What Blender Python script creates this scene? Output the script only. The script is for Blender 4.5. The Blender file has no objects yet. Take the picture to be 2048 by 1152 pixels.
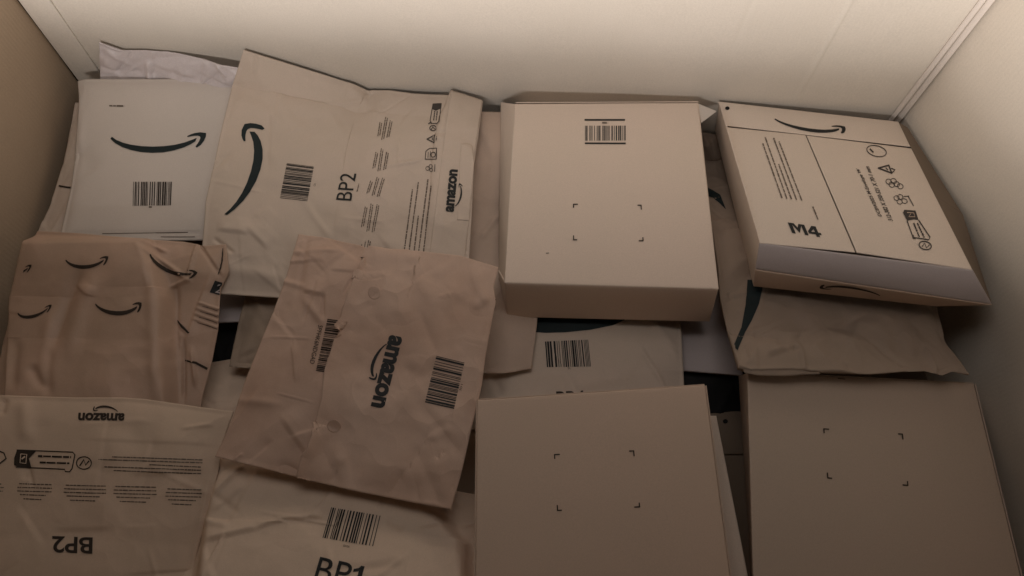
import bpy, bmesh, math, random
import numpy as np
from mathutils import Vector, Matrix, noise
from mathutils.bvhtree import BVHTree

# ------------------------------------------------------------------ camera
S = bpy.context.scene
COL = S.collection
F = 1479.0
X = np.array([0.99863669, -0.05216554, 0.00187349])
Y = np.array([0.04789663, 0.90146418, -0.43019558])
Z = np.cross(X, Y); Z /= np.linalg.norm(Z)
Y = np.cross(Z, X)
CAM = np.array([0.0, 0.0, 1.0])
B = np.stack([X, Y, Z])            # rows: world axes in camera coordinates
cam_d = bpy.data.cameras.new('camera'); cam = bpy.data.objects.new('camera', cam_d)
COL.objects.link(cam)
cam_d.sensor_width = 36; cam_d.lens = F / 2048 * 36
cam_d.clip_start = 0.01; cam_d.clip_end = 50
cam.matrix_world = Matrix([[B[r][c] for c in range(3)] + [CAM[r]] for r in range(3)] + [[0, 0, 0, 1]])
S.camera = cam

# ------------------------------------------------------------------ light
w = bpy.data.worlds.new('World'); S.world = w; w.use_nodes = True
bg = w.node_tree.nodes['Background']
bg.inputs[0].default_value = (1.0, 0.83, 0.66, 1); bg.inputs[1].default_value = 0.02
S.view_settings.view_transform = 'Standard'; S.view_settings.look = 'None'
S.view_settings.exposure = 0.0; S.view_settings.gamma = 1.0

def lamp(name, loc, target, sx, sy, power, col):
    l = bpy.data.lights.new(name, 'AREA'); l.shape = 'RECTANGLE'; l.size = sx; l.size_y = sy
    l.energy = power; l.color = col
    o = bpy.data.objects.new(name, l); COL.objects.link(o)
    o.location = loc
    o.rotation_euler = (Vector(target) - Vector(loc)).to_track_quat('-Z', 'Y').to_euler()
    return o
LC = (1.0, 0.912, 0.855)
# the room's light reaches the bin low over its near wall; two unseen fill lamps are added above its far half
lamp('room_light', (-0.5, -1.5, 0.95), (0.1, 0.8, 0.35), 1.0, 0.4, 25, LC)
lamp('low_room_light', (-0.4, -1.5, 0.72), (0.1, 0.8, 0.35), 1.0, 0.25, 43, LC)
lamp('overhead_fill', (-0.1, 0.62, 1.25), (-0.1, 0.75, 0), 0.75, 0.6, 2.1, LC)
lamp('far_fill', (0.05, 0.5, 1.2), (0.05, 1.2, 0.85), 0.7, 0.4, 1.8, LC)
bg.inputs[1].default_value = 0.0
S.cycles.max_bounces = 8; S.cycles.diffuse_bounces = 5

# ------------------------------------------------------------------ geometry of the bin
XL, YF, XR0, XR1, YN = -0.762, 0.828, 0.640, 0.800, -0.17
ZT, ZB = 0.42, -0.20
def wall_x(y): return XR0 + (YF - y) / YF * (XR1 - XR0)

def ray(px, py):
    r = B @ np.array([px - 1024.0, 576.0 - py, -F])
    return r / np.linalg.norm(r)
def at(px, py, z):
    """point of the pile seen at that place, at height z, kept inside the bin walls (it leans on them)"""
    r = ray(px, py); p = CAM + r * ((z - 1.0) / r[2])
    if p[1] > YF - 0.008: p = CAM + r * ((YF - 0.008) / r[1])
    if p[0] < XL + 0.008: p = CAM + r * ((XL + 0.008) / r[0])
    if p[0] > wall_x(p[1]) - 0.008:
        k = (XR1 - XR0) / YF   # x = XR0 + (YF-y)*k - .008
        t = (XR0 + YF * k - 0.008) / (r[0] + k * r[1]); p = CAM + r * t
    return p
def on_far(px, py, off=0.0):
    r = ray(px, py); return CAM + r * ((YF - off) / r[1])
def proj(P):
    q = (P - CAM) @ B
    return np.stack([1024 + F * q[..., 0] / -q[..., 2], 576 - F * q[..., 1] / -q[..., 2]], -1)

# ------------------------------------------------------------------ materials
def mat(name, col, col2=None, rough=0.8, mot=5.0, fib=900.0, bump=0.06, wave=None, spec=0.25, crk=0.0):
    m = bpy.data.materials.new(name); m.use_nodes = True; nt = m.node_tree; N = nt.nodes; L = nt.links
    b = N['Principled BSDF']; b.inputs['Roughness'].default_value = rough
    b.inputs['Specular IOR Level'].default_value = spec
    tc = N.new('ShaderNodeTexCoord')
    n1 = N.new('ShaderNodeTexNoise'); n1.inputs['Scale'].default_value = mot; n1.inputs['Detail'].default_value = 5
    n1.inputs['Roughness'].default_value = 0.6
    L.new(tc.outputs['Object'], n1.inputs['Vector'])
    cr = N.new('ShaderNodeValToRGB'); cr.color_ramp.elements[0].position = 0.3; cr.color_ramp.elements[1].position = 0.7
    c2 = col2 or tuple(c * 0.9 for c in col)
    cr.color_ramp.elements[0].color = (*c2, 1); cr.color_ramp.elements[1].color = (*col, 1)
    L.new(n1.outputs['Fac'], cr.inputs[0])
    n2 = N.new('ShaderNodeTexNoise'); n2.inputs['Scale'].default_value = fib; n2.inputs['Detail'].default_value = 3
    L.new(tc.outputs['Object'], n2.inputs['Vector'])
    mx = N.new('ShaderNodeMix'); mx.data_type = 'RGBA'; mx.blend_type = 'MULTIPLY'; mx.inputs[0].default_value = 0.22
    L.new(cr.outputs[0], mx.inputs[6]); L.new(n2.outputs['Fac'], mx.inputs[7])
    mx2 = N.new('ShaderNodeMix'); mx2.data_type = 'RGBA'; mx2.blend_type = 'MIX'; mx2.inputs[0].default_value = 0.0
    L.new(mx.outputs[2], b.inputs['Base Color'])
    bp = N.new('ShaderNodeBump'); bp.inputs['Strength'].default_value = bump; bp.inputs['Distance'].default_value = 0.001
    L.new(n2.outputs['Fac'], bp.inputs['Height'])
    last = bp
    n3 = N.new('ShaderNodeTexNoise'); n3.inputs['Scale'].default_value = 26; n3.inputs['Detail'].default_value = 4
    L.new(tc.outputs['Object'], n3.inputs['Vector'])
    b3 = N.new('ShaderNodeBump'); b3.inputs['Strength'].default_value = 0.25; b3.inputs['Distance'].default_value = 0.002
    L.new(n3.outputs['Fac'], b3.inputs['Height']); L.new(last.outputs[0], b3.inputs['Normal']); last = b3
    if crk:
        nw = N.new('ShaderNodeTexNoise'); nw.inputs['Scale'].default_value = 14; nw.inputs['Detail'].default_value = 2
        L.new(tc.outputs['Object'], nw.inputs['Vector'])
        va = N.new('ShaderNodeVectorMath'); va.operation = 'MULTIPLY_ADD'; va.inputs[1].default_value = (.07, .07, .07)
        L.new(nw.outputs['Color'], va.inputs[0]); L.new(tc.outputs['Object'], va.inputs[2])
        vo = N.new('ShaderNodeTexVoronoi'); vo.inputs['Scale'].default_value = 24; L.new(va.outputs[0], vo.inputs['Vector'])
        nm = N.new('ShaderNodeTexNoise'); nm.inputs['Scale'].default_value = 9; L.new(tc.outputs['Object'], nm.inputs['Vector'])
        mr = N.new('ShaderNodeMapRange'); mr.inputs[1].default_value = .45; mr.inputs[2].default_value = .68; L.new(nm.outputs['Fac'], mr.inputs[0])
        mm = N.new('ShaderNodeMath'); mm.operation = 'MULTIPLY'; L.new(vo.outputs['Distance'], mm.inputs[0]); L.new(mr.outputs[0], mm.inputs[1])
        b5 = N.new('ShaderNodeBump'); b5.inputs['Strength'].default_value = crk; b5.inputs['Distance'].default_value = 0.012
        L.new(mm.outputs[0], b5.inputs['Height']); L.new(last.outputs[0], b5.inputs['Normal']); last = b5
    if wave:
        wv = N.new('ShaderNodeTexWave'); wv.wave_type = 'BANDS'; wv.bands_direction = wave[0]
        wv.inputs['Scale'].default_value = wave[1]; wv.inputs['Distortion'].default_value = 0.6
        wv.inputs['Detail'].default_value = 1
        L.new(tc.outputs['Object'], wv.inputs['Vector'])
        b4 = N.new('ShaderNodeBump'); b4.inputs['Strength'].default_value = wave[2]; b4.inputs['Distance'].default_value = 0.001
        L.new(wv.outputs['Fac'], b4.inputs['Height']); L.new(last.outputs[0], b4.inputs['Normal']); last = b4
    L.new(last.outputs[0], b.inputs['Normal'])
    return m

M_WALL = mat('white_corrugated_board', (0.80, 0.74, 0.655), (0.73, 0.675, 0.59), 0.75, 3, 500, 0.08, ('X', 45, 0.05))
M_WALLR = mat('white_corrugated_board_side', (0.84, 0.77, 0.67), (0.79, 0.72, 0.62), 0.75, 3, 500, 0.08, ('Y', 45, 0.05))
M_WALLL = mat('shade_toned_board_side', (0.56, 0.435, 0.315), (0.51, 0.395, 0.285), 0.8, 3, 500, 0.08, ('Y', 45, 0.12))  # browner than the other walls; the left side's shade is in this colour
M_WHITE = mat('white_coated_paper', (0.79, 0.715, 0.65), (0.73, 0.665, 0.60), 0.5, 5)
M_CREAM = mat('cream_paper', (0.89, 0.695, 0.55), (0.83, 0.665, 0.52), 0.75, 7, crk=0.35)
M_CREAM3 = mat('shadow_toned_cream_paper', (0.41, 0.315, 0.25), (0.35, 0.275, 0.215), 0.75, 7, crk=0.6)  # cream darkened to carry the carton's shadow on the crumpled mailer
M_CREAM4 = mat('warm_cream_paper', (0.77, 0.59, 0.455), (0.70, 0.55, 0.42), 0.7, 7, crk=0.22)
M_TAN2 = mat('dusty_tan_paper', (0.66, 0.51, 0.415), (0.58, 0.455, 0.365), 0.8, 8, crk=0.4)
M_TAN = mat('brownish_tan_paper', (0.66, 0.455, 0.345), (0.52, 0.375, 0.275), 0.5, 9, spec=0.35, crk=0.25)
M_BOARDE = mat('bright_cream_board', (0.86, 0.70, 0.59), (0.82, 0.69, 0.57), 0.65, 3, 700, 0.04)
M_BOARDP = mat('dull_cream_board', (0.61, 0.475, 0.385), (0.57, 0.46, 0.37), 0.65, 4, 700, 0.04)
M_DARKB = mat('shade_darkened_board', (0.26, 0.20, 0.15), (0.22, 0.17, 0.125), 0.8, 6)  # brown darkened to stand in for shade in gaps
M_CREAM2 = mat('pale_cream_paper', (0.75, 0.62, 0.52), (0.68, 0.575, 0.475), 0.75, 6, crk=0.32)
M_KRAFT = mat('pinkish_kraft_paper', (0.74, 0.55, 0.44), (0.56, 0.375, 0.28), 0.8, 5.5, crk=0.5)
M_KRAFT2 = mat('tan_kraft_paper', (0.53, 0.41, 0.32), (0.46, 0.36, 0.27), 0.8, 8, crk=0.4)
M_BOARD = mat('cream_carton_board', (0.69, 0.515, 0.405), (0.65, 0.50, 0.39), 0.65, 4, 700, 0.04)
M_BOARD2 = mat('pale_carton_board', (0.86, 0.73, 0.62), (0.82, 0.705, 0.595), 0.65, 4, 700, 0.04)
M_GREY = mat('grey_lined_board', (0.58, 0.51, 0.505), (0.54, 0.48, 0.47), 0.7, 5, 700, 0.04)
M_LILAC = mat('lilac_white_film', (0.84, 0.77, 0.77), (0.78, 0.71, 0.71), 0.36, 8, 400, 0.05, spec=0.4, crk=0.5)
M_BLACK = mat('matt_black_fill', (0.012, 0.012, 0.013), (0.010, 0.010, 0.010), 0.6, 8, spec=0.2)  # black for gap fillers and punched holes
M_BROWN = mat('brown_board_floor', (0.25, 0.19, 0.14), (0.2, 0.15, 0.11), 0.85, 8)
M_INK = mat('dark_grey_ink', (0.035, 0.036, 0.036), (0.028, 0.03, 0.03), 0.6, 20, spec=0.2)
M_INKF = mat('fine_print_ink', (0.19, 0.15, 0.12), (0.155, 0.125, 0.10), 0.7, 20, spec=0.2)
M_INKI = mat('thin_grey_ink', (0.085, 0.075, 0.066), (0.07, 0.06, 0.055), 0.7, 20, spec=0.2)
M_INKT = mat('slate_green_ink', (0.022, 0.034, 0.037), (0.018, 0.028, 0.030), 0.6, 20, spec=0.2)
M_INKB = mat('brown_black_ink', (0.055, 0.042, 0.033), (0.045, 0.035, 0.028), 0.65, 20, spec=0.2)

# ------------------------------------------------------------------ object helpers
class Thing:
    pass
def thing(name, label, cat, origin, group=None):
    o = bpy.data.objects.new(name, None); COL.objects.link(o)
    o.empty_display_size = 0.05
    o.location = Vector(origin); o['label'] = label; o['category'] = cat
    if group: o['group'] = group
    t = Thing(); t.o = o; t.org = np.array(origin, float); t.bvh = []; t.n = 0
    return t
def link(t, name, verts, faces, m, smooth=True, parent=None, label=None, bvh=False):
    me = bpy.data.meshes.new(name)
    V = np.asarray(verts, float)
    me.from_pydata([tuple(v) for v in (V - t.org)], [], [tuple(int(i) for i in f) for f in faces]); me.update()
    if smooth:
        me.polygons.foreach_set('use_smooth', [True] * len(me.polygons))
    me.materials.append(m)
    o = bpy.data.objects.new(name, me); COL.objects.link(o)
    o.parent = parent or t.o
    if label: o['label'] = label
    if bvh:
        t.bvh.append(BVHTree.FromPolygons([Vector(v) for v in V], [tuple(int(i) for i in f) for f in faces]))
    return o

def resample(pts, n, sm):
    P = np.array(pts); d = np.r_[0, np.cumsum(np.linalg.norm(np.diff(P, axis=0), axis=1))]
    s = np.linspace(0, d[-1], n)
    R = np.stack([np.interp(s, d, P[:, k]) for k in range(3)], -1)
    for _ in range(sm):
        R[1:-1] = (R[:-2] + 2 * R[1:-1] + R[2:]) / 4
    return R
def side(pix):
    return [at(*p) for p in pix]
def coons(top, bot, left, right, nu, nv, sm=3):
    """top/bot run left to right, left/right run top to bottom; world points"""
    T = resample(top, nu, sm); Bo = resample(bot, nu, sm); Lf = resample(left, nv, sm); R = resample(right, nv, sm)
    u = np.linspace(0, 1, nu)[None, :, None]; v = np.linspace(0, 1, nv)[:, None, None]
    P = (1 - v) * T[None] + v * Bo[None] + (1 - u) * Lf[:, None] + u * R[:, None] \
        - ((1 - u) * (1 - v) * T[0] + u * (1 - v) * T[-1] + (1 - u) * v * Bo[0] + u * v * Bo[-1])
    return P
def normals(P):
    du = np.gradient(P, axis=1); dv = np.gradient(P, axis=0)
    n = np.cross(du, dv); n /= np.linalg.norm(n, axis=-1, keepdims=True) + 1e-12
    s = np.sign((n * (CAM - P)).sum(-1, keepdims=True)); s[s == 0] = 1
    return n * s
def crease_field(q, cr):
    """q pixel-space or metric 2-D positions; each crease: x0,y0,x1,y1,w,amp[,kind]"""
    h = np.zeros(q.shape[:-1])
    for c in cr:
        x0, y0, x1, y1, wd, amp = c[:6]; kind = c[6] if len(c) > 6 else 'v'
        a = np.array([x0, y0]); d = np.array([x1 - x0, y1 - y0], float); ln = np.linalg.norm(d) + 1e-9; d /= ln
        r = q - a; t = r @ d; s = r[..., 0] * -d[1] + r[..., 1] * d[0]
        fade = np.clip((t + 0.15 * ln) / (0.35 * ln), 0, 1) * np.clip((1.15 * ln - t) / (0.35 * ln), 0, 1)
        fade = fade * fade * (3 - 2 * fade)
        if kind == 'v': pr = np.maximum(0, 1 - np.abs(s) / wd)
        elif kind == 'g': pr = np.exp(-(s / wd) ** 2)
        elif kind == 'a': pr = np.where(s > 0, np.maximum(0, 1 - s / wd), np.maximum(0, 1 + s / (4 * wd)))
        else:            # step: raised on the side s<0
            pr = 0.5 - 0.5 * np.tanh(s / wd)
            if kind == 'S': fade = 1
        h += amp * pr * fade
    return h
def plateau_field(q, pls):
    h = np.zeros(q.shape[:-1])
    for poly, fall, amp in pls:
        P = np.array(poly, float); A = 0.5 * sum(P[i][0] * P[(i + 1) % len(P)][1] - P[(i + 1) % len(P)][0] * P[i][1] for i in range(len(P)))
        dd = np.full(q.shape[:-1], 1e9)
        for i in range(len(P)):
            a = P[i]; e = P[(i + 1) % len(P)] - a; e /= np.linalg.norm(e)
            s = ((q[..., 0] - a[0]) * -e[1] + (q[..., 1] - a[1]) * e[0]) * (1 if A > 0 else -1)
            dd = np.minimum(dd, s)
        t = np.clip(dd / fall + 0.5, 0, 1); h += amp * t * t * (3 - 2 * t)
    return h

def mailer(name, label, top, bot, left, right, m, puff=0.008, pw=0.03, thick=0.006, seed=0, a1=0.0025, a2=0.002, s2=0.09,
           ncr=22, crA=0.0018, creases=(), plateaus=(), vor=0.0, vs=0.05, step=4.0, part='body', group=None, cat='mailer', base=None, sm=3):
    T, Bo, Lf, R = side(top), side(bot), side(left), side(right)
    allp = np.array(T + Bo)
    org = allp.mean(0); org[2] = allp[:, 2].min() - thick
    t = base or thing(name, label, cat, org, group)
    pl = lambda p: sum(math.hypot(p[i + 1][0] - p[i][0], p[i + 1][1] - p[i][1]) for i in range(len(p) - 1))
    nu = int(max(pl(top), pl(bot)) / step) + 2; nv = int(max(pl(left), pl(right)) / step) + 2
    P = coons(T, Bo, Lf, R, nu, nv, sm); Nn = normals(P)
    Wm = np.linalg.norm(P[:, -1] - P[:, 0], axis=-1).mean(); Hm = np.linalg.norm(P[-1] - P[0], axis=-1).mean()
    u = np.linspace(0, 1, nu)[None, :]; v = np.linspace(0, 1, nv)[:, None]
    d = np.minimum(np.minimum(u, 1 - u) * Wm, np.minimum(v, 1 - v) * Hm)
    e = 1 - np.exp(-np.maximum(d - 0.006, 0) / pw)
    q = proj(P); met = np.stack(np.broadcast_arrays(u * Wm, v * Hm), -1)
    h = puff * e
    rnd = random.Random(seed * 77 + 5)
    nz = np.zeros((nv, nu)); off = seed * 13.7
    for j in range(nv):
        for i in range(nu):
            x, y = met[j, i]
            n1 = noise.noise(Vector((x / 0.16 + off, y / 0.16, off)))
            n2 = abs(noise.noise(Vector((x / s2 + off, y / s2, off + 3.1))))
            n3 = abs(noise.noise(Vector((x / (s2 * .45) + off, y / (s2 * .45), off + 7.7))))
            nz[j, i] = a1 * 2 * n1 - a2 * 2.2 * n2 - a2 * 0.7 * n3
            if vor:
                wx, wy = x + .02 * n1 + .018 * noise.noise(Vector((x * 22, y * 22, off + 11))), y + .018 * noise.noise(Vector((x * 22, y * 22, off + 19)))
                mk = noise.noise(Vector((x * 9, y * 9, off + 23))) + .18; mk = max(0.0, min(1.0, mk * 3.2))
                dv_ = noise.voronoi(Vector((wx / vs, wy / vs, off)))[0]
                d2_ = noise.voronoi(Vector((wx / vs * 2.1, wy / vs * 2.1, off + 5)))[0]
                nz[j, i] += vor * (.15 + .85 * mk) * (dv_[0] + .4 * d2_[0])
    h = h + nz * (0.35 + 0.65 * e)
    auto = []
    for _ in range(ncr):
        x, y = rnd.uniform(0, Wm), rnd.uniform(0, Hm); an = rnd.uniform(0, math.pi); ln = rnd.uniform(0.02, 0.10)
        if rnd.random() < 0.5:   # from an edge inwards
            k = rnd.randrange(4)
            x, y = [(0, y), (Wm, y), (x, 0), (x, Hm)][k]; an = [0, math.pi, math.pi / 2, -math.pi / 2][k] + rnd.uniform(-.7, .7)
        auto.append((x, y, x + math.cos(an) * ln, y + math.sin(an) * ln, rnd.uniform(0.002, 0.007),
                     rnd.choice((-1, 1)) * rnd.uniform(.3, 1) * crA, rnd.choice('vaag')))
    h = h + crease_field(met, auto) + crease_field(q, creases) + plateau_field(q, plateaus)
    Tp = P + Nn * h[..., None]
    Bt = P - Nn * (0.0012 + thick * e)[..., None]
    idx = np.arange(nu * nv).reshape(nv, nu); n = nu * nv
    a, b, c, dd = idx[:-1, :-1].ravel(), idx[:-1, 1:].ravel(), idx[1:, 1:].ravel(), idx[1:, :-1].ravel()
    fs = list(zip(a, dd, c, b)) + list(zip(a + n, b + n, c + n, dd + n))
    rim = list(idx[0, :]) + list(idx[1:, -1]) + list(idx[-1, -2::-1]) + list(idx[-2:0:-1, 0])
    for k in range(len(rim)):
        i0, i1 = rim[k], rim[(k + 1) % len(rim)]; fs.append((i0, i1, i1 + n, i0 + n))
    V = np.concatenate([Tp.reshape(-1, 3), Bt.reshape(-1, 3)])
    o = link(t, part, V, fs, m)
    top_f = list(zip(a, dd, c, b))
    t.bvh.append(BVHTree.FromPolygons([Vector(p) for p in Tp.reshape(-1, 3)], [tuple(int(k) for k in f_) for f_ in top_f]))
    t.body = o
    return t

def cast(t, px, py, which=None):
    r = Vector(ray(px, py)); o = Vector(CAM); best = None
    for k, b in enumerate(t.bvh):
        if which is not None and k not in which: continue
        h = b.ray_cast(o, r)
        if h[0] is not None and (best is None or h[3] < best[2]):
            nn = h[1] if h[1].dot(r) < 0 else -h[1]; best = (h[0], nn, h[3])
    return best

def sheet_on(t, name, top, bot, left, right, m, off0=0.0012, off1=0.003, thick=0.0007, step=4, which=None, label=None, lift=None, addbvh=True):
    """thin layer of the same thing lying on its body; 2-D outlines"""
    z3 = lambda s: [np.array([a, b, 0.0]) for a, b in s]
    pl = lambda p: sum(math.hypot(p[i + 1][0] - p[i][0], p[i + 1][1] - p[i][1]) for i in range(len(p) - 1))
    nu = int(max(pl(top), pl(bot)) / step) + 2; nv = int(max(pl(left), pl(right)) / step) + 2
    Q = coons(z3(top), z3(bot), z3(left), z3(right), nu, nv, 2)[..., :2]
    P = np.zeros((nv, nu, 3)); 
    for j in range(nv):
        for i in range(nu):
            h = cast(t, *Q[j, i], which)
            uu, vv = i / (nu - 1), j / (nv - 1)
            of = off0 + (off1 - off0) * (lift(uu, vv) if lift else 0)
            if h is None:
                P[j, i] = np.nan
            else: P[j, i] = np.array(h[0] + h[1] * of)
    # fill misses from the nearest good neighbour plane: keep z of nearest good
    good = ~np.isnan(P[..., 0]); gi = np.argwhere(good)
    for j, i in np.argwhere(~good):
        k = gi[np.argmin(((gi - [j, i]) ** 2).sum(1))]
        pz = P[k[0], k[1]]; r = ray(*Q[j, i]); P[j, i] = CAM + r * ((pz[2] - 1.0) / r[2])
    D_ = np.linalg.norm(P - CAM, axis=-1); D0 = D_.copy(); Rr = (P - CAM) / D_[..., None]
    for _ in range(6):
        Dn = D_.copy(); Dn[1:-1] = (D_[:-2] + 2 * D_[1:-1] + D_[2:]) / 4; D_ = Dn.copy()
        Dn[:, 1:-1] = (D_[:, :-2] + 2 * D_[:, 1:-1] + D_[:, 2:]) / 4; D_ = np.minimum(Dn, D0 + off0 * .35)
    P = CAM + Rr * D_[..., None]
    Nn = normals(P); Bt = P - Nn * thick
    idx = np.arange(nu * nv).reshape(nv, nu); n = nu * nv
    a, b, c, dd = idx[:-1, :-1].ravel(), idx[:-1, 1:].ravel(), idx[1:, 1:].ravel(), idx[1:, :-1].ravel()
    fs = list(zip(a, dd, c, b)); top_f = list(fs)
    fs += list(zip(a + n, b + n, c + n, dd + n))
    rim = list(idx[0, :]) + list(idx[1:, -1]) + list(idx[-1, -2::-1]) + list(idx[-2:0:-1, 0])
    for k in range(len(rim)):
        i0, i1 = rim[k], rim[(k + 1) % len(rim)]; fs.append((i0, i1, i1 + n, i0 + n))
    o = link(t, name, np.concatenate([P.reshape(-1, 3), Bt.reshape(-1, 3)]), fs, m, label=label)
    if addbvh:
        t.bvh.append(BVHTree.FromPolygons([Vector(p) for p in P.reshape(-1, 3)], [tuple(int(k) for k in f_) for f_ in top_f]))
    return o

# ------------------------------------------------------------------ print laid on a surface
def decal(t, name, polys, m, which=None, off=0.0008, step=5.0, tris=None, maxe=0.02, label=None, parent=None):
    """polys: outlines in photograph positions; tris: (verts2d, faces)"""
    bm = bmesh.new()
    for p in polys:
        vs = [bm.verts.new((x, y, 0)) for x, y in p]
        try: bm.faces.new(vs)
        except Exception: pass
    if tris:
        for V2, Fc in tris:
            vs = [bm.verts.new((x, y, 0)) for x, y in V2]
            for f_ in Fc:
                try: bm.faces.new([vs[i] for i in f_])
                except Exception: pass
    if not bm.verts: return
    bmesh.ops.triangulate(bm, faces=bm.faces[:])
    xs = [v.co.x for v in bm.verts]; ys = [v.co.y for v in bm.verts]
    for lo, hi, ax in ((min(xs), max(xs), 0), (min(ys), max(ys), 1)):
        k = math.floor(lo / step) + 1
        while k * step < hi:
            co = Vector((k * step, 0, 0)) if ax == 0 else Vector((0, k * step, 0))
            no = Vector((1, 0, 0)) if ax == 0 else Vector((0, 1, 0))
            bmesh.ops.bisect_plane(bm, geom=bm.verts[:] + bm.edges[:] + bm.faces[:], plane_co=co, plane_no=no)
            k += 1
    bmesh.ops.triangulate(bm, faces=bm.faces[:])
    bad = []
    for v in bm.verts:
        h = cast(t, v.co.x, v.co.y, which)
        if h is None: bad.append(v)
        else: v.co = h[0] + h[1] * off
    bmesh.ops.delete(bm, geom=bad, context='VERTS')
    bmesh.ops.delete(bm, geom=[e for e in bm.edges if e.calc_length() > maxe], context='EDGES')
    bmesh.ops.recalc_face_normals(bm, faces=bm.faces[:])
    V = [tuple(v.co) for v in bm.verts]; bm.verts.index_update()
    Fc = [[v.index for v in f_.verts] for f_ in bm.faces]
    # faces look at the viewer
    out = []
    for f_ in Fc:
        a, b, c = (Vector(V[i]) for i in f_[:3]); nn = (b - a).cross(c - a)
        out.append(f_ if nn.dot(Vector(CAM) - a) > 0 else f_[::-1])
    bm.free()
    if not out: return
    o = link(t, name, V, out, m, smooth=False, label=label, parent=parent)
    if name in ('fine_print', 'barcode', 'printed_icons', 'gusset_stripes', 'corner_marks', 'seam_line'): o['kind'] = 'stuff'
    return o

def stroke(pts, wd, closed=False):
    P = [np.array(p, float) for p in pts]; out = []
    n = len(P)
    for i in range(n if closed else n - 1):
        a, b = P[i], P[(i + 1) % n]; d = b - a; l = np.linalg.norm(d)
        if l < 1e-6: continue
        d /= l; nn = np.array([-d[1], d[0]]) * wd / 2; e = d * wd * 0.3
        out.append([tuple(a - e - nn), tuple(b + e - nn), tuple(b + e + nn), tuple(a - e + nn)])
    return out
def ribbon(pts, wd):
    """one joined ribbon; wd one width or a list"""
    P = np.array(pts, float); n = len(P)
    W = [wd] * n if not hasattr(wd, '__len__') else wd
    T = np.gradient(P, axis=0); T /= np.linalg.norm(T, axis=1, keepdims=True); Nn = np.stack([-T[:, 1], T[:, 0]], -1)
    A = [P[i] + Nn[i] * W[i] / 2 for i in range(n)]; Bq = [P[i] - Nn[i] * W[i] / 2 for i in range(n)]
    return [[tuple(A[i]), tuple(A[i + 1]), tuple(Bq[i + 1]), tuple(Bq[i])] for i in range(n - 1)]
def arc(c, rx, ry, a0, a1, n=18, rot=0):
    out = []
    for i in range(n + 1):
        a = math.radians(a0 + (a1 - a0) * i / n); x, y = rx * math.cos(a), ry * math.sin(a)
        r = math.radians(rot); out.append((c[0] + x * math.cos(r) - y * math.sin(r), c[1] + x * math.sin(r) + y * math.cos(r)))
    return out
# smile-shaped arrow, unit frame: tail at (0,0), head corner at (1,.047), belly at (.5,-.147)
def _sm():
    lo = [(-.004, -.006), (.045, -.050), (.125, -.096), (.22, -.129), (.33, -.152), (.45, -.161), (.57, -.156), (.68, -.136), (.78, -.104), (.85, -.070), (.895, -.040)]
    up = [(.010, .016), (.06, -.018), (.13, -.048), (.22, -.072), (.33, -.088), (.45, -.094), (.57, -.090), (.68, -.076), (.78, -.052), (.86, -.022), (.908, -.002)]
    q = [[lo[i], lo[i + 1], up[i + 1], up[i]] for i in range(len(lo) - 1)]
    hd_o = [(.806, .020), (.84, .036), (.88, .050), (.94, .059), (1.003, .050), (1.003, .01), (.985, -.035), (.955, -.080), (.914, -.108)]
    hd_i = [(.808, .008), (.845, .016), (.88, .021), (.918, .022), (.940, .014), (.946, -.004), (.936, -.035), (.920, -.065), (.902, -.094)]
    q += [[hd_o[i], hd_o[i + 1], hd_i[i + 1], hd_i[i]] for i in range(len(hd_o) - 1)]
    return q
SMILE = _sm()
def smile(tail, corner, belly, parts=SMILE):
    tl, c, b = (np.array(p, float) for p in (tail, corner, belly))
    # tl + ex*1 + ey*.047 = c ; tl + ex*.45 - ey*.149 = b
    A = np.array([[1, .047], [.45, -.161]]); R = np.stack([c - tl, b - tl]); E_ = np.linalg.solve(A, R)
    return [[tuple(tl + E_[0] * x + E_[1] * y) for x, y in p] for p in parts]
def text(s, p0, p1, up, bold=0.0):
    cu = bpy.data.curves.new('lettering', 'FONT'); cu.body = s; cu.offset = bold; cu.resolution_u = 4
    ob = bpy.data.objects.new('lettering', cu); COL.objects.link(ob)
    bpy.context.view_layer.update()
    me = bpy.data.meshes.new_from_object(ob.evaluated_get(bpy.context.evaluated_depsgraph_get()))
    V = np.array([v.co[:2] for v in me.vertices]); Fc = [list(p.vertices) for p in me.polygons]
    bpy.data.objects.remove(ob); bpy.data.curves.remove(cu); bpy.data.meshes.remove(me)
    lo, hi = V.min(0), V.max(0); V = (V - lo) / (hi - lo)
    p0, p1, up = np.array(p0, float), np.array(p1, float), np.array(up, float)
    Q = p0 + V[:, :1] * (p1 - p0) + V[:, 1:] * up
    return (Q, Fc)
def m4_glyphs(p0, p1, up):
    p0, p1, up = (np.array(p, float) for p in (p0, p1, up)); out = []
    M = [[(0, 0), (0, 1), (.22, 1), (.22, 0)], [(.22, 1), (.36, 1), (.5, .62), (.5, .10), (.22, .86)], [(.78, 1), (.64, 1), (.5, .62), (.5, .10), (.78, .86)], [(.78, 0), (.78, 1), (1, 1), (1, 0)]]
    Fo = [[(0, .42), (.46, 1), (.54, .72), (.26, .42)], [(0, .22), (0, .42), (.54, .42), (.54, .22)], [(.54, 0), (.54, .72), (.46, 1), (.80, 1), (.80, 0)], [(.80, .22), (1, .22), (1, .42), (.80, .42)]]
    for g, x0, x1 in ((M, 0, .54), (Fo, .58, 1)):
        for p in g: out.append([tuple(p0 + (p1 - p0) * (x0 + (x1 - x0) * x) + up * y) for x, y in p])
    return out
def digit_one(p0, p1, up):
    p0, p1, up = (np.array(p, float) for p in (p0, p1, up))
    G_ = [[(.55, 0), (.55, .80), (.78, 1), (1, 1), (1, 0)], [(.0, .66), (.0, .80), (.45, .88), (.64, 1), (.78, 1), (.55, .74)]]
    return [[tuple(p0 + (p1 - p0) * x + up * y) for x, y in p] for p in G_]
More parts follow.
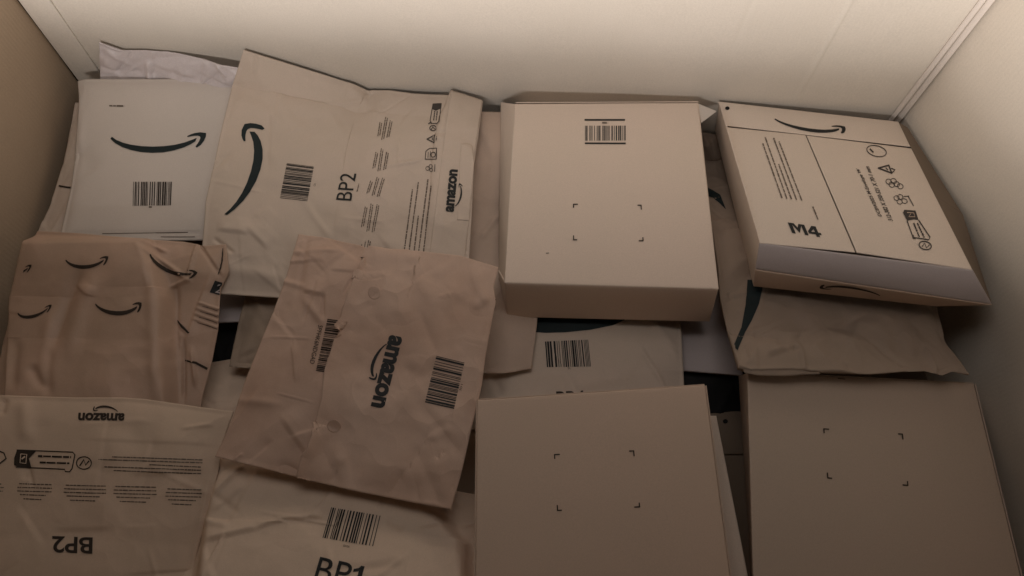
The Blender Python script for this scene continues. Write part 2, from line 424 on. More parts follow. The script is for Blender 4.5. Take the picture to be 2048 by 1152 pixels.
def barcode(c00, c10, c11, c01, seed, n=34):
    """bars stacked along c00->c10 (and c01->c11)"""
    rnd = random.Random(seed); wds = []
    for i in range(2 * n - 1): wds.append(rnd.choice((1, 1, 1, 2, 2, 3)) * (1.0 if i % 2 == 0 else 1.05))
    tot = sum(wds); x = 0; out = []
    a, b, c, d = (np.array(p, float) for p in (c00, c10, c11, c01))
    for i, ww in enumerate(wds):
        if i % 2 == 0:
            s, e = x / tot, (x + ww) / tot
            out.append([tuple(a + (b - a) * s), tuple(a + (b - a) * e), tuple(d + (c - d) * e), tuple(d + (c - d) * s)])
        x += ww
    return out
def fine_line(a, b, th, seed, gap=0.22):
    """a row of print too small to read: short word-long dashes"""
    rnd = random.Random(seed); a, b = np.array(a, float), np.array(b, float); L_ = np.linalg.norm(b - a); d = (b - a) / L_
    n = np.array([-d[1], d[0]]) * th / 2; out = []; x = 0
    while x < L_:
        ww = min(rnd.uniform(2.5, 9) * th / 2, L_ - x)
        k = rnd.uniform(.75, 1.05)
        p, q = a + d * x, a + d * (x + ww)
        out.append([tuple(p - n * k), tuple(q - n * k), tuple(q + n * k), tuple(p + n * k)]); x += ww + th * rnd.uniform(.25, .6)
    return out
def para(lines, th, seed):
    out = []
    for k, (a, b) in enumerate(lines): out += fine_line(a, b, th, seed * 31 + k)
    return out

# ------------------------------------------------------------------ flat board panels
def panel(t, name, quad, m, thick=0.002, bow=0.0015, seed=1, step=9.0, world=False, label=None, parent=None, n=None, bvh=True, creases=(), cr_m=(), bev=0.0018, ref=None):
    """quad: TL, TR, BR, BL with z (or world points); a board with thickness behind the visible face"""
    Q = [np.array(p, float) for p in quad] if world else [at(*p) for p in quad]
    wd = max(np.linalg.norm(Q[1] - Q[0]), np.linalg.norm(Q[2] - Q[3])); hg = max(np.linalg.norm(Q[3] - Q[0]), np.linalg.norm(Q[2] - Q[1]))
    nu = max(3, int(wd / 0.0007 / step)); nv = max(3, int(hg / 0.0007 / step))
    if n: nu, nv = n
    u = np.linspace(0, 1, nu); v = np.linspace(0, 1, nv)
    # extra rows close to the rim so that the edge is rounded
    eu, ev = min(.2, bev / wd), min(.2, bev / hg)
    u = np.sort(np.r_[u, eu * .35, eu, 1 - eu, 1 - eu * .35])[None, :, None]; v = np.sort(np.r_[v, ev * .35, ev, 1 - ev, 1 - ev * .35])[:, None, None]
    P = (1 - v) * ((1 - u) * Q[0] + u * Q[1]) + v * ((1 - u) * Q[3] + u * Q[2])
    nn = np.cross(Q[1] - Q[0], Q[3] - Q[0]); nn /= np.linalg.norm(nn)
    if nn @ ((CAM if ref is None else np.array(ref)) - (Q[0] + Q[2]) / 2) < 0: nn = -nn
    nv, nu = P.shape[:2]
    du = np.minimum(u, 1 - u)[..., 0] * wd; dv = np.minimum(v, 1 - v)[..., 0] * hg
    d = np.minimum(*np.broadcast_arrays(du, dv)); rim = np.clip(d / bev, 0, 1); drop = bev * .6 * (1 - np.sqrt(np.maximum(0, 1 - (1 - rim) ** 2)))
    h = np.zeros((nv, nu)); off = seed * 9.1
    for j in range(nv):
        for i in range(nu):
            p = P[j, i]; h[j, i] = bow * 1.6 * noise.noise(Vector((p[0] * 4 + off, p[1] * 4, p[2] * 4))) + bow * .4 * noise.noise(Vector((p[0] * 14 + off, p[1] * 14, p[2] * 14)))
    ed = np.sin(np.pi * u[..., 0]) * np.sin(np.pi * v[..., 0]); h = h * (0.3 + 0.7 * ed) + bow * 0.6 * ed
    if creases: h = h + crease_field(proj(P), creases)
    if cr_m: h = h + crease_field(np.stack(np.broadcast_arrays(u[..., 0] * wd, v[..., 0] * hg), -1), cr_m)
    Tp = P + nn * (h - drop)[..., None]; Bt = P - nn * thick
    idx = np.arange(nu * nv).reshape(nv, nu); N_ = nu * nv
    a, b, c, dd = idx[:-1, :-1].ravel(), idx[:-1, 1:].ravel(), idx[1:, 1:].ravel(), idx[1:, :-1].ravel()
    fs = list(zip(a, dd, c, b)) + list(zip(a + N_, b + N_, c + N_, dd + N_))
    rimi = list(idx[0, :]) + list(idx[1:, -1]) + list(idx[-1, -2::-1]) + list(idx[-2:0:-1, 0])
    for k in range(len(rimi)):
        i0, i1 = rimi[k], rimi[(k + 1) % len(rimi)]; fs.append((i0, i1, i1 + N_, i0 + N_))
    o = link(t, name, np.concatenate([Tp.reshape(-1, 3), Bt.reshape(-1, 3)]), fs, m, label=label, parent=parent)
    if bvh:
        t.bvh.append(BVHTree.FromPolygons([Vector(p) for p in Tp.reshape(-1, 3)], [tuple(int(k) for k in f_) for f_ in zip(a, dd, c, b)]))
    return o

def corner_marks(pts, s=9, wd=2.2):
    """pts TL,TR,BR,BL ; L-shaped registration marks"""
    out = []; P = [np.array(p, float) for p in pts]
    for k in range(4):
        a = P[k]; e1 = P[(k + 1) % 4] - a; e2 = P[(k - 1) % 4] - a
        e1 = e1 / np.linalg.norm(e1) * s; e2 = e2 / np.linalg.norm(e2) * s * .8
        out += stroke([tuple(a + e1), tuple(a), tuple(a + e2)], wd)
    return out

# ================================================================== THE BIN
binx = thing('cardboard_bin', 'large open cardboard bin with pale inner walls holding all the mailers and boxes', 'bin', (0, 0.33, ZB))
xr_n = wall_x(YN)
ctr = (-0.05, 0.35, 0.1)
fx = lambda px, py: on_far(px, py)[0]
def far_m(x, z): return (x - XL, ZT - z)
xc = (fx(1700, 0) + fx(1628, 150)) / 2
crs = [(*far_m(xc, ZT), *far_m(xc - .004, .05), 0.0035, 0.0022, 'v'),
       (*far_m(fx(1140, 20), .45), *far_m(fx(1130, 120), .06), 0.003, 0.0006, 'v'),
       (*far_m(fx(1225, 20), .45), *far_m(fx(1215, 120), .06), 0.002, 0.0006, 'v'),
       (*far_m(fx(655, 20), .45), *far_m(fx(675, 60), .12), 0.003, 0.0007, 'v'),
       (*far_m(fx(1500, 20), .35), *far_m(fx(1480, 60), .15), 0.003, -0.0008, 'g'),
       (*far_m(fx(770, 30), .3), *far_m(fx(772, 80), .12), 0.002, 0.0005, 'v')]
panel(binx, 'wall_panel', [(XL, YF, ZT), (XR0, YF, ZT), (XR0, YF, ZB), (XL, YF, ZB)], M_WALL, 0.008, 0.003, 3, world=True, n=(420, 120), cr_m=crs, ref=ctr, bev=0.002, label='far wall panel with a pressed vertical crease near its right end')
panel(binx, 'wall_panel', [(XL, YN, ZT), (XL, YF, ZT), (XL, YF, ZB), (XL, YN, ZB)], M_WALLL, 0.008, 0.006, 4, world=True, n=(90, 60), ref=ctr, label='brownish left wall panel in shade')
panel(binx, 'wall_panel', [(XR0, YF, ZT), (xr_n, YN, ZT), (xr_n, YN, ZB), (XR0, YF, ZB)], M_WALLR, 0.008, 0.006, 5, world=True, n=(90, 60), ref=ctr)
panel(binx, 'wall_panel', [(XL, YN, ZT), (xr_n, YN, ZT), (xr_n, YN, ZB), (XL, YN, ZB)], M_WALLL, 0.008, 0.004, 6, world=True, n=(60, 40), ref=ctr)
panel(binx, 'floor_panel', [(XL - .03, YF + .03, ZB + .004), (xr_n + .03, YF + .03, ZB + .004), (xr_n + .03, YN - .03, ZB + .004), (XL - .03, YN - .03, ZB + .004)], M_BROWN, 0.008, 0.003, 7, world=True, n=(40, 30), ref=ctr)
xa = fx(105, 0); xb = fx(196, 138)
panel(binx, 'corner_flap', [(XL + .004, YF - .004, ZT), (xa, YF - .004, ZT), (xb, YF - .004, ZB + .01), (XL + .004, YF - .004, ZB + .01)], M_WALL, 0.004, 0.001, 8, world=True, n=(12, 60), ref=ctr)
# worn white corner at the right: two narrow bent strips
for k, (dx, w_, ln) in enumerate(((.003, .007, 0), (.016, .005, .012))):
    panel(binx, 'corner_strip', [(XR0 - dx - w_, YF - .002 - k * .001, ZT), (XR0 - dx, YF - .007 - k * .001, ZT), (XR0 - dx, YF - .007, -.02), (XR0 - dx - w_, YF - .002, -.02 + ln)], M_WHITE, 0.001, 0.0012, 11 + k, world=True, n=(5, 70), ref=ctr, bev=.0008)

# ================================================================== LOWER LAYER
# kraft mailer passing below the large box, its end showing left of and below it
D = mailer('kraft_mailer', 'kraft mailer mostly under the large box with barcode, its lower end showing below it', 
    [(925, 223, .0), (1000, 225, .0), (1150, 228, -.02)], [(880, 742, -.015), (962, 746, -.015), (1012, 746, -.015), (1063, 737, -.02)],
    [(925, 223, .0), (900, 480, -.01), (880, 742, -.015)], [(1150, 228, -.02), (1110, 430, -.03), (1078, 600, -.02), (1074, 650, -.02), (1063, 737, -.02)],
    M_TAN2, 0.010, .05, .01, 21, .004, .003, creases=[(955, 240, 990, 330, 10, .003, 'a'), (960, 480, 1000, 430, 8, .004, 'v'), (985, 330, 975, 430, 12, -.003, 'g')])
decal(D, 'printed_mark', [[(992, 598), (984, 604), (978, 618), (975, 638), (977, 662), (983, 640), (990, 618)]], M_INKT)
# cream mailer with dark print under the big box
Mm = mailer('cream_mailer', 'cream mailer with a barcode and the top of BP1 showing between the two central boxes',
    [(930, 560, -.05), (1150, 560, -.05), (1340, 560, -.05)], [(935, 860, -.045), (1150, 860, -.045), (1385, 850, -.05)],
    [(930, 560, -.05), (940, 700, -.04), (935, 860, -.045)], [(1340, 560, -.05), (1362, 650, -.05), (1368, 780, -.05), (1385, 850, -.05)],
    M_CREAM2, .012, .04, .012, 22, .004, .0025,
    creases=[(1280, 700, 1325, 775, 7, .004, 'v'), (1300, 745, 1368, 742, 6, .003, 'v'), (985, 750, 1000, 790, 8, -.004, 'g'), (1300, 640, 1360, 720, 10, .003, 'g'), (1160, 770, 1250, 755, 12, .003, 'g')])
decal(Mm, 'printed_arrow', [[(1000, 628), (1260, 628), (1248, 641), (1225, 651), (1180, 660), (1130, 665), (1092, 666), (1060, 664), (1020, 655)]], M_INKT)
decal(Mm, 'barcode', barcode((1090, 683.5), (1176, 679.6), (1181.6, 733.5), (1093.8, 734.7), 5, 22), M_INK)
decal(Mm, 'printed_lettering', [], M_INKB, tris=[text('BP', (1113, 811), (1150, 810), (-1, -28), .03)])
decal(Mm, 'printed_digit', digit_one((1156, 810), (1167, 809), (-1, -28)), M_INKB)
decal(Mm, 'small_lettering', [], M_INKF, tris=[text('2L', (1135, 739), (1142, 738.6), (0, -4))])
Q = thing('grey_envelope', 'smooth grey board envelope standing out right of the cream mailer below the large box', 'envelope', at(1420, 690, -.07))
panel(Q, 'body', [(1335, 560, -.075), (1462, 585, -.075), (1486, 751, -.075), (1362, 741, -.075)], M_GREY, .004, .002, 31)
R_ = mailer('black_filler', 'matt black filler shading the gap above the corner of the lower central box', 
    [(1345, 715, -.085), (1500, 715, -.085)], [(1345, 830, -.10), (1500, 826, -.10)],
    [(1345, 715, -.085), (1345, 830, -.10)], [(1500, 715, -.085), (1500, 826, -.10)], M_BLACK, .004, .03, .01, 23, ncr=5, cat='filler')  # black sheet added to keep this gap dark
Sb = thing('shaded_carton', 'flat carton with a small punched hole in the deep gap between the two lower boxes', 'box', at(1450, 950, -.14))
panel(Sb, 'top_flap', [(1395, 822, -.10), (1512, 822, -.10), (1520, 908, -.10), (1412, 909, -.10)], M_DARKB, .003, .001, 32)  # the deep gap's shade is put into the board colour
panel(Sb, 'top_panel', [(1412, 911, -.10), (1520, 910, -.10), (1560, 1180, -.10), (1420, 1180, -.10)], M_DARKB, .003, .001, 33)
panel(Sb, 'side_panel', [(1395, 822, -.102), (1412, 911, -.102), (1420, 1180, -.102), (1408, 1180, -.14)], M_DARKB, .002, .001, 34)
decal(Sb, 'hole', [arc((1450.5, 843), 5, 4.5, 0, 360)], M_BLACK, maxe=.03)
Wb = thing('white_board_envelope', 'pale board envelope whose edge sticks out from under the lower central box', 'envelope', at(1440, 1000, .03))
panel(Wb, 'body', [(1340, 832, .005), (1433, 831, .005), (1499, 1165, .005), (1380, 1165, .005)], M_BOARD2, .008, .001, 35)

# left hole group
T1 = thing('pale_grey_envelope', 'small pale grey corner of an envelope above the black patch at left', 'envelope', at(470, 620, -.05))
panel(T1, 'body', [(420, 560, -.03), (500, 565, -.03), (480, 643, -.03), (420, 646, -.03)], M_GREY, .003, .001, 36)
T2 = mailer('black_filler', 'small black patch between the arrow-printed mailer and the pinkish mailer', [(400, 620, -.07), (520, 620, -.07)], [(390, 750, -.07), (510, 745, -.07)],
    [(400, 620, -.07), (390, 750, -.07)], [(520, 620, -.07), (510, 745, -.07)], M_BLACK, .003, .03, .008, 24, ncr=3, cat='filler')  # plain black filler in this opening
T4 = mailer('cream_mailer', 'cream mailer below the black patch at left, half under the pinkish mailer',
    [(385, 728, -.055), (422, 724, -.055), (460, 718, -.055), (600, 715, -.055)], [(360, 860, -.04), (560, 860, -.04)],
    [(385, 728, -.055), (360, 860, -.04)], [(600, 715, -.055), (560, 860, -.04)], M_CREAM, .008, .02, .01, 25, .003, .002,
    creases=[(415, 802, 470, 803, 3, .0015, 'v'), (480, 740, 500, 760, 8, -.003, 'g')])
T3 = mailer('kraft_mailer', 'narrow tan mailer corner right of the small black patch, under the big BP2 mailer',
    [(492, 585, -.015), (620, 590, -.015)], [(458, 733, -.02), (500, 737, -.02), (560, 738, -.02)],
    [(492, 585, -.015), (476, 650, -.015), (458, 733, -.02)], [(620, 590, -.015), (560, 738, -.02)], M_KRAFT2, .010, .02, .008, 26, .003, .003,
    creases=[(480, 650, 540, 640, 14, .003, 'g')])
# slivers along the left wall
I1 = mailer('white_mailer', 'white mailer wedged behind the left edge of the white arrow envelope', [(150, 205, .0), (230, 205, .0)], [(60, 500, -.02), (200, 500, -.02)],
    [(150, 205, .0), (128, 320, -.01), (100, 410, -.015), (60, 500, -.02)], [(230, 205, .0), (200, 500, -.02)], M_CREAM2, .008, .02, .01, 27, .003, .003,
    creases=[(150, 240, 128, 340, 5, .003, 'a')])
decal(I1, 'printed_stripe', ribbon([(118, 372), (135, 375), (150, 376)], 3.5), M_INKB)
U = mailer('brown_mailer', 'shaded brown mailer in the gap between pinkish mailer and lower central box',
    [(900, 800, -.05), (1020, 810, -.05)], [(830, 1200, -.05), (1020, 1200, -.05)], [(900, 800, -.05), (860, 1000, -.05), (830, 1200, -.05)], [(1020, 810, -.05), (1020, 1200, -.05)],
    M_KRAFT2, .006, .03, .01, 28)

# ================================================================== LEFT GROUP
A = mailer('lilac_mailer', 'crumpled lilac white mailer leaning on the far wall at top left', 
    [(198, 85, .08), (222, 93, .08), (245, 101, .08), (290, 101, .08), (350, 106, .08), (410, 119, .08), (440, 130, .08), (500, 140, .07)], [(200, 215, .0), (480, 210, .0)],
    [(198, 85, .08), (200, 130, .05), (200, 215, .0)], [(500, 140, .07), (480, 210, .0)], M_LILAC, .003, .03, .004, 1, .003, .003, .07, 36, .003, step=2.5, sm=1, vor=.006, vs=.045,
    creases=[(297, 122, 300, 160, 9, .006, 'v'), (297, 122, 250, 145, 7, .003, 'a'), (297, 122, 400, 150, 8, .003, 'a'), (200, 144, 235, 151, 3, .003, 's'), (215, 100, 270, 135, 6, .002, 'v'), (340, 105, 300, 125, 8, -.003, 'g')])
Bm = mailer('white_envelope', 'white board envelope with a big smile arrow above a barcode at upper left', 
    [(155, 162, .035), (170, 158, .04), (320, 158, .04), (484, 153, .035)], [(118, 482, .01), (250, 482, .015), (420, 480, .01)],
    [(155, 162, .035), (160, 205, .03), (152, 290, .02), (143, 370, .015), (118, 482, .01)], [(484, 153, .035), (450, 300, .02), (420, 480, .01)],
    M_WHITE, .004, .012, .010, 2, .0012, .0004, .15, 4, .0006, step=3.5, cat='envelope',
    creases=[(160, 300, 185, 345, 22, -.003, 'g'), (130, 466, 440, 466, 2.5, -.0015, 'v'), (165, 185, 160, 300, 8, .003, 'g'), (458, 190, 420, 400, 8, .002, 'g')])
decal(Bm, 'printed_arrow', smile((222, 277), (412, 267), (305, 306)), M_INKT)
decal(Bm, 'barcode', barcode((267, 364), (344, 364), (342, 411), (266, 412), 3, 21), M_INKB)
decal(Bm, 'printed_lettering', fine_line((219, 212), (249, 212.5), 3.2, 4) + fine_line((298, 414.5), (304, 414.5), 3, 5), M_INKF)
decal(Bm, 'seam_line', ribbon([(205, 467.5), (300, 466), (376, 464.5)], 1.6) + ribbon([(322, 474), (390, 474)], 1.6), M_INKF)

# large BP2 mailer
C_top = [(487, 100, .02), (520, 110, .02), (560, 122, .02), (650, 150, .02), (705, 168, .02), (735, 181, .02), (777, 180, .02), (830, 187, .02), (893, 190, .02), (898, 190, .02), (900, 182, .02), (903, 182, .02), (930, 191, .015), (966, 203, .01)]
Cc = mailer('large_cream_mailer', 'large cream mailer printed with a tall arrow, barcode and BP2, lying below the far wall',
    C_top, [(398, 586, .02), (470, 590, .02), (560, 596, .02), (700, 620, .02), (925, 650, .02)],
    [(487, 100, .02), (465, 170, .05), (440, 270, .045), (412, 400, .035), (398, 586, .02)], [(966, 203, .01), (958, 262, .025), (948, 330, .03), (945, 400, .03), (938, 520, .03), (925, 650, .02)],
    M_CREAM2, .012, .05, .008, 3, .003, .0014, .11, 34, .0024, step=2.6, sm=1, vor=.0045, vs=.06,
    creases=[(690, 165, 760, 240, 16, .005, 'g'), (735, 182, 750, 230, 10, -.004, 'g'), (480, 200, 560, 250, 14, .003, 'g'), (440, 460, 500, 470, 7, .004, 'a'), (500, 460, 540, 500, 8, .004, 'a'),
             (430, 480, 470, 510, 6, -.003, 'v'), (760, 345, 840, 330, 5, .002, 'v'), (540, 370, 620, 360, 12, .002, 'g'), (800, 290, 802, 340, 4, .0018, 'v'), (800, 340, 850, 325, 4, .0018, 'v'),
             (590, 500, 700, 455, 25, .004, 'g'), (860, 280, 930, 290, 6, .002, 'v'), (455, 540, 560, 560, 14, .003, 'g'), (868, 345, 866, 450, 2, -.0008, 'v'), (850, 500, 940, 515, 2, .001, 'v'), (515, 115, 690, 175, 10, .002, 'g')])
sheet_on(Cc, 'flap', [(902, 183), (930, 192), (964, 204)], [(858, 512), (930, 520)], [(902, 183), (893, 240), (880, 340), (858, 512)], [(964, 204), (956, 262), (946, 330), (943, 400), (930, 520)],
    M_CREAM2, .0006, .004, step=4, lift=lambda u, v: max(0, 1 - v * 2.2), label='folded closing flap at the right end')
sheet_on(Cc, 'pocket_fold', [(922, 288), (935, 287), (944, 292)], [(914, 440), (938, 442)], [(922, 288), (918, 330), (919, 380), (914, 440)], [(944, 292), (948, 330), (944, 380), (938, 442)],
    M_CREAM2, .0006, .006, step=3, lift=lambda u, v: math.sin(math.pi * min(1, v * 1.2 + .05)) * u if v < .8 else 0)
decal(Cc, 'printed_arrow', smile((453, 430), (490, 249), (521, 340)), M_INKT)
decal(Cc, 'barcode', barcode((573.8, 327), (560, 396.4), (614.8, 402.7), (627.7, 334), 7, 23), M_INK)
decal(Cc, 'printed_lettering', [], M_INK, tris=[text('BP2', (702.7, 402), (713, 348), (-31, -2))])
decal(Cc, 'small_lettering', [], M_INKF, tris=[text('CX', (631, 373), (632, 367), (-4, 0))])
decal(Cc, 'printed_arrow', smile((910, 413), (918.5, 367), (923, 395)), M_INK)
decal(Cc, 'brand_lettering', [], M_INK, tris=[text('amazon', (907.6, 425), (916, 340), (-17, -1.5), .045)])
def z7(x, y): return (720 + x / 3.492, 190 + y / 3.492)
def z2(x, y): return (400 + x / 2.56, 80 + y / 2.56)
ln = []
for x0, y0, x1, y1 in ((310, 1085, 367, 660), (343, 1088, 408, 610), (378, 1092, 408, 845), (410, 1092, 475, 590), (443, 1100, 498, 635)):
    ln.append((z7(x0, y0), z7(x1, y1)))
fl = para(ln, 2.6, 41)
for (bx, by, bx1, by1, nl) in ((125, 290, 140, 190, 2), (152, 315, 180, 155, 2), (188, 300, 212, 180, 2), (90, 515, 112, 400, 2), (125, 535, 150, 375, 2), (165, 525, 186, 400, 2),
                               (48, 688, 75, 600, 2), (85, 705, 120, 575, 2), (120, 712, 158, 580, 2), (10, 925, 38, 780, 2), (48, 955, 78, 760, 2), (85, 960, 120, 765, 2), (5, 1065, 14, 1045, 1), (32, 1068, 40, 1020, 1), (52, 1068, 62, 1015, 2)):
    for k in range(nl): fl += fine_line(z7(bx + k * 14, by - k * 6), z7(bx1 + k * 12, by1 + k * 8), 2.0, bx + k)
fl += fine_line((714, 384), (718, 368), 2, 9)
decal(Cc, 'fine_print', fl, M_INKF)
ic = stroke([z7(500, 200), z7(490, 180), z7(510, 65), z7(568, 62), z7(553, 185), z7(540, 200)], 1.6, True)
ic += [[z7(508, 66), z7(568, 62), z7(562, 98), z7(530, 112), z7(502, 100)]]
ic += fine_line(z7(515, 180), z7(522, 115), 2.2, 3) + fine_line(z7(532, 180), z7(540, 115), 2.2, 4) + ribbon([z7(478, 205), z7(490, 195), z7(500, 203)], 2.2)
ic += ribbon(arc(z7(510, 233), 6.4, 5.2, 0, 360), 1.8) + ribbon([z7(498, 246), z7(508, 225), z7(522, 240)], 2)
ic += stroke([z7(468, 310), z7(520, 282), z7(518, 335)], 2.2, True) + ribbon([z7(505, 318), z7(506, 298)], 1.8) + fine_line(z7(533, 318), z7(536, 290), 1.8, 5)
ic += stroke([z7(455, 450), z7(460, 395), z7(485, 375), z7(536, 373), z7(533, 450)], 1.5, True) + ribbon(arc(z7(512, 418), 4.5, 5, 0, 360), 1.7) + ribbon([z7(490, 440), z7(492, 395)], 1.3) + ribbon([z7(475, 440), z7(477, 400)], 1.3)
ic += ribbon(arc(z7(472, 515), 3.5, 4, 0, 360), 1.2) + ribbon(arc(z7(495, 500), 3.5, 4, 0, 360), 1.2) + ribbon(arc(z7(498, 525), 3.3, 3.5, 0, 360), 1.2) + ribbon([z7(522, 538), z7(525, 485)], 1.4)
decal(Cc, 'printed_icons', ic, M_INKI)

# arrow-printed puffy mailer
Hm = mailer('arrow_printed_mailer', 'bulging tan mailer with scattered small arrows near the left wall',
    [(75, 462, .05), (150, 466, .05), (240, 474, .05), (300, 480, .05), (370, 484, .045), (410, 492, .045), (452, 489, .045)], [(-30, 880, .015), (200, 880, .01), (395, 860, -.01)],
    [(75, 462, .05), (50, 530, .03), (30, 600, .01), (5, 690, .0), (-30, 880, .015)], [(452, 489, .045), (458, 545, .04), (441, 580, .03), (436, 660, .02), (424, 722, .01), (405, 790, .0), (395, 860, -.01)],
    M_TAN, .006, .03, .010, 4, .002, .0010, .10, 3, .0020, step=2.8, vor=.0030, vs=.06,
    creases=[(60, 480, 38, 640, 6, .004, 'g'), (186, 545, 128, 720, 11, -.006, 'g'), (215, 560, 165, 720, 16, .005, 'g'), (128, 720, 120, 800, 10, -.004, 'g'), (180, 575, 215, 600, 5, .003, 'a'), (322, 500, 328, 800, 13, .004, 'g'), (296, 488, 335, 505, 5, .004, 'v'), (300, 500, 322, 575, 7, -.003, 'v'), (300, 505, 380, 560, 6, .005, 'v'),
             (395, 490, 380, 560, 5, .005, 'v'), (398, 488, 440, 550, 5, -.004, 'v'), (380, 560, 345, 575, 6, .005, 'v'), (445, 500, 437, 548, 3, -.004, 'v'), (420, 555, 375, 680, 4, .004, 'a'),
             (400, 607, 450, 622, 3.2, .004, 'v'), (396, 618, 447, 634, 3.2, .004, 'v'), (394, 629, 443, 645, 3.2, .004, 'v'), (392, 640, 438, 656, 3.0, .0035, 'v'),
             (370, 690, 368, 800, 5, -.006, 'v'), (385, 700, 392, 770, 6, .005, 'v'), (60, 700, 50, 790, 12, -.004, 'g'), (90, 750, 110, 790, 10, -.004, 'g'), (345, 640, 372, 672, 4, -.002, 'v'), (130, 640, 120, 780, 14, .003, 'g'), (355, 570, 352, 690, 7, -.005, 'g')],
    plateaus=[([(62, 480), (298, 484), (345, 600), (350, 860), (20, 860), (40, 600)], 24, .026)])
decal(Hm, 'printed_arrow', smile((131.8, 521), (217, 513.5), (168, 538)), M_INKB)
decal(Hm, 'printed_arrow', smile((191, 609), (283.5, 606), (233, 631)), M_INKB)
decal(Hm, 'printed_arrow', smile((36, 627), (104, 610), (62, 637)), M_INKB)
decal(Hm, 'printed_arrow', smile((299, 509), (395, 545), (332, 544)), M_INKB)
decal(Hm, 'printed_arrow', smile((2, 540), (64, 530), (25, 553), SMILE[8:]), M_INKB)
decal(Hm, 'printed_arrow', ribbon([(355, 641), (365, 654), (378, 666)], [2, 5, 4]), M_INKB)
decal(Hm, 'printed_arrow', ribbon([(371, 721), (392, 726), (415, 738)], [3, 5, 5]), M_INKB)
decal(Hm, 'printed_arrow', ribbon([(446, 497), (445, 520), (441, 538), (436, 550)], 2.4), M_INKB)
decal(Hm, 'printed_label', [[(430, 561), (454, 568), (446, 592), (419, 585)]], M_INK)
decal(Hm, 'label_digit', [], M_GREY, tris=[text('2', (430, 585), (443, 588), (6, -17))], off=.0011)
decal(Hm, 'gusset_stripes', sum([ribbon([(404 - k * 3, 612 + k * 11), (426 - k * 3, 618 + k * 11), (448 - k * 3, 627 + k * 11)], 1.8) for k in range(4)], []), M_INKF)  # grey stripes along the gusset folds

# lower left upside-down BP2
K = mailer('upturned_cream_mailer', 'cream mailer lying upside down in the lower left corner with BP2 and fine print',
    [(-70, 788, .055), (0, 790, .055), (150, 795, .055), (250, 796, .055), (290, 799, .052), (340, 806, .05), (400, 815, .045), (468, 823, .04)], [(-90, 1230, .05), (200, 1230, .04), (362, 1230, .03)],
    [(-70, 788, .055), (-90, 1230, .05)], [(468, 823, .04), (450, 870, .04), (438, 935, .04), (418, 1015, .035), (398, 1090, .03), (362, 1230, .03)],
    M_CREAM4, .009, .03, .006, 5, .003, .0014, .13, 20, .0020, step=3.2, vor=.0022, vs=.07,
    creases=[(185, 882, 430, 893, 2.2, .0012, 's'), (50, 800, 60, 880, 16, .003, 'g'), (10, 800, 5, 830, 8, -.003, 'g'), (60, 930, 60, 960, 10, -.002, 'g'), (370, 860, 425, 850, 6, .002, 'v'), (420, 960, 385, 1120, 6, .003, 'g'), (200, 830, 310, 890, 30, -.003, 'g')])
decal(K, 'printed_arrow', smile((236, 823), (187, 822), (212, 811.5)), M_INKB)
decal(K, 'brand_lettering', [], M_INKB, tris=[text('amazon', (250, 826.5), (157.5, 825.5), (-1.5, 15.5), .04)])
decal(K, 'printed_lettering', [], M_INKB, tris=[text('BP2', (186, 1075), (105, 1072), (-1, 33), .018)])
def zk(x, y): return (x / 2.938, 760 + y / 2.938)
ln = [(zk(1190, 470), zk(660, 452)), (zk(1190, 487), zk(580, 467)), (zk(1180, 512), zk(880, 498)), (zk(1182, 530), zk(612, 510)), (zk(1182, 550), zk(670, 532))]
for x0, x1, y, nl in ((115, 305, 610, 4), (388, 622, 618, 4), (680, 920, 625, 4), (985, 1185, 640, 4)):
    for k in range(nl): ln.append((zk(x0 + (0, -10, -12, 5)[k], y + k * 21), zk(x1 + (0, 5, 8, -25)[k] - k * 3, y + k * 21 + 6)))
    ln.append((zk(x0 + 25, y + 88), zk(x1 - 60, y + 93)))
ln += [(zk(-40, 612), zk(10, 612)), (zk(-40, 630), zk(25, 633)), (zk(-40, 652), zk(20, 654))]
decal(K, 'fine_print', para(ln, 2.4, 51), M_INKF)
ic = ribbon([zk(100, 412), zk(430, 425), zk(442, 440), zk(425, 522), zk(410, 540), zk(385, 538), zk(382, 525), zk(95, 512)], 2.4)
ic += [[zk(102, 411), zk(218, 415), zk(172, 462), zk(188, 517), zk(110, 513), zk(85, 500), zk(85, 460)]]
ic += fine_line(zk(225, 448), zk(420, 454), 4.5, 8) + fine_line(zk(235, 485), zk(410, 490), 4.5, 9)
ic += ribbon(arc(zk(495, 488), 15, 12.5, 0, 360), 2.2) + ribbon([zk(470, 505), zk(495, 468), zk(505, 500), zk(525, 475)], 3)
ic += ribbon([zk(-10, 500), zk(38, 462), zk(25, 430), zk(-10, 415)], 3)
decal(K, 'printed_icons', ic, M_INKB)
decal(K, 'icon_digit', ribbon([zk(125, 435), zk(160, 438), zk(155, 490), zk(120, 487), zk(125, 435)], 1.6) + ribbon([zk(130, 465), zk(150, 450)], 3), M_CREAM, off=.001)

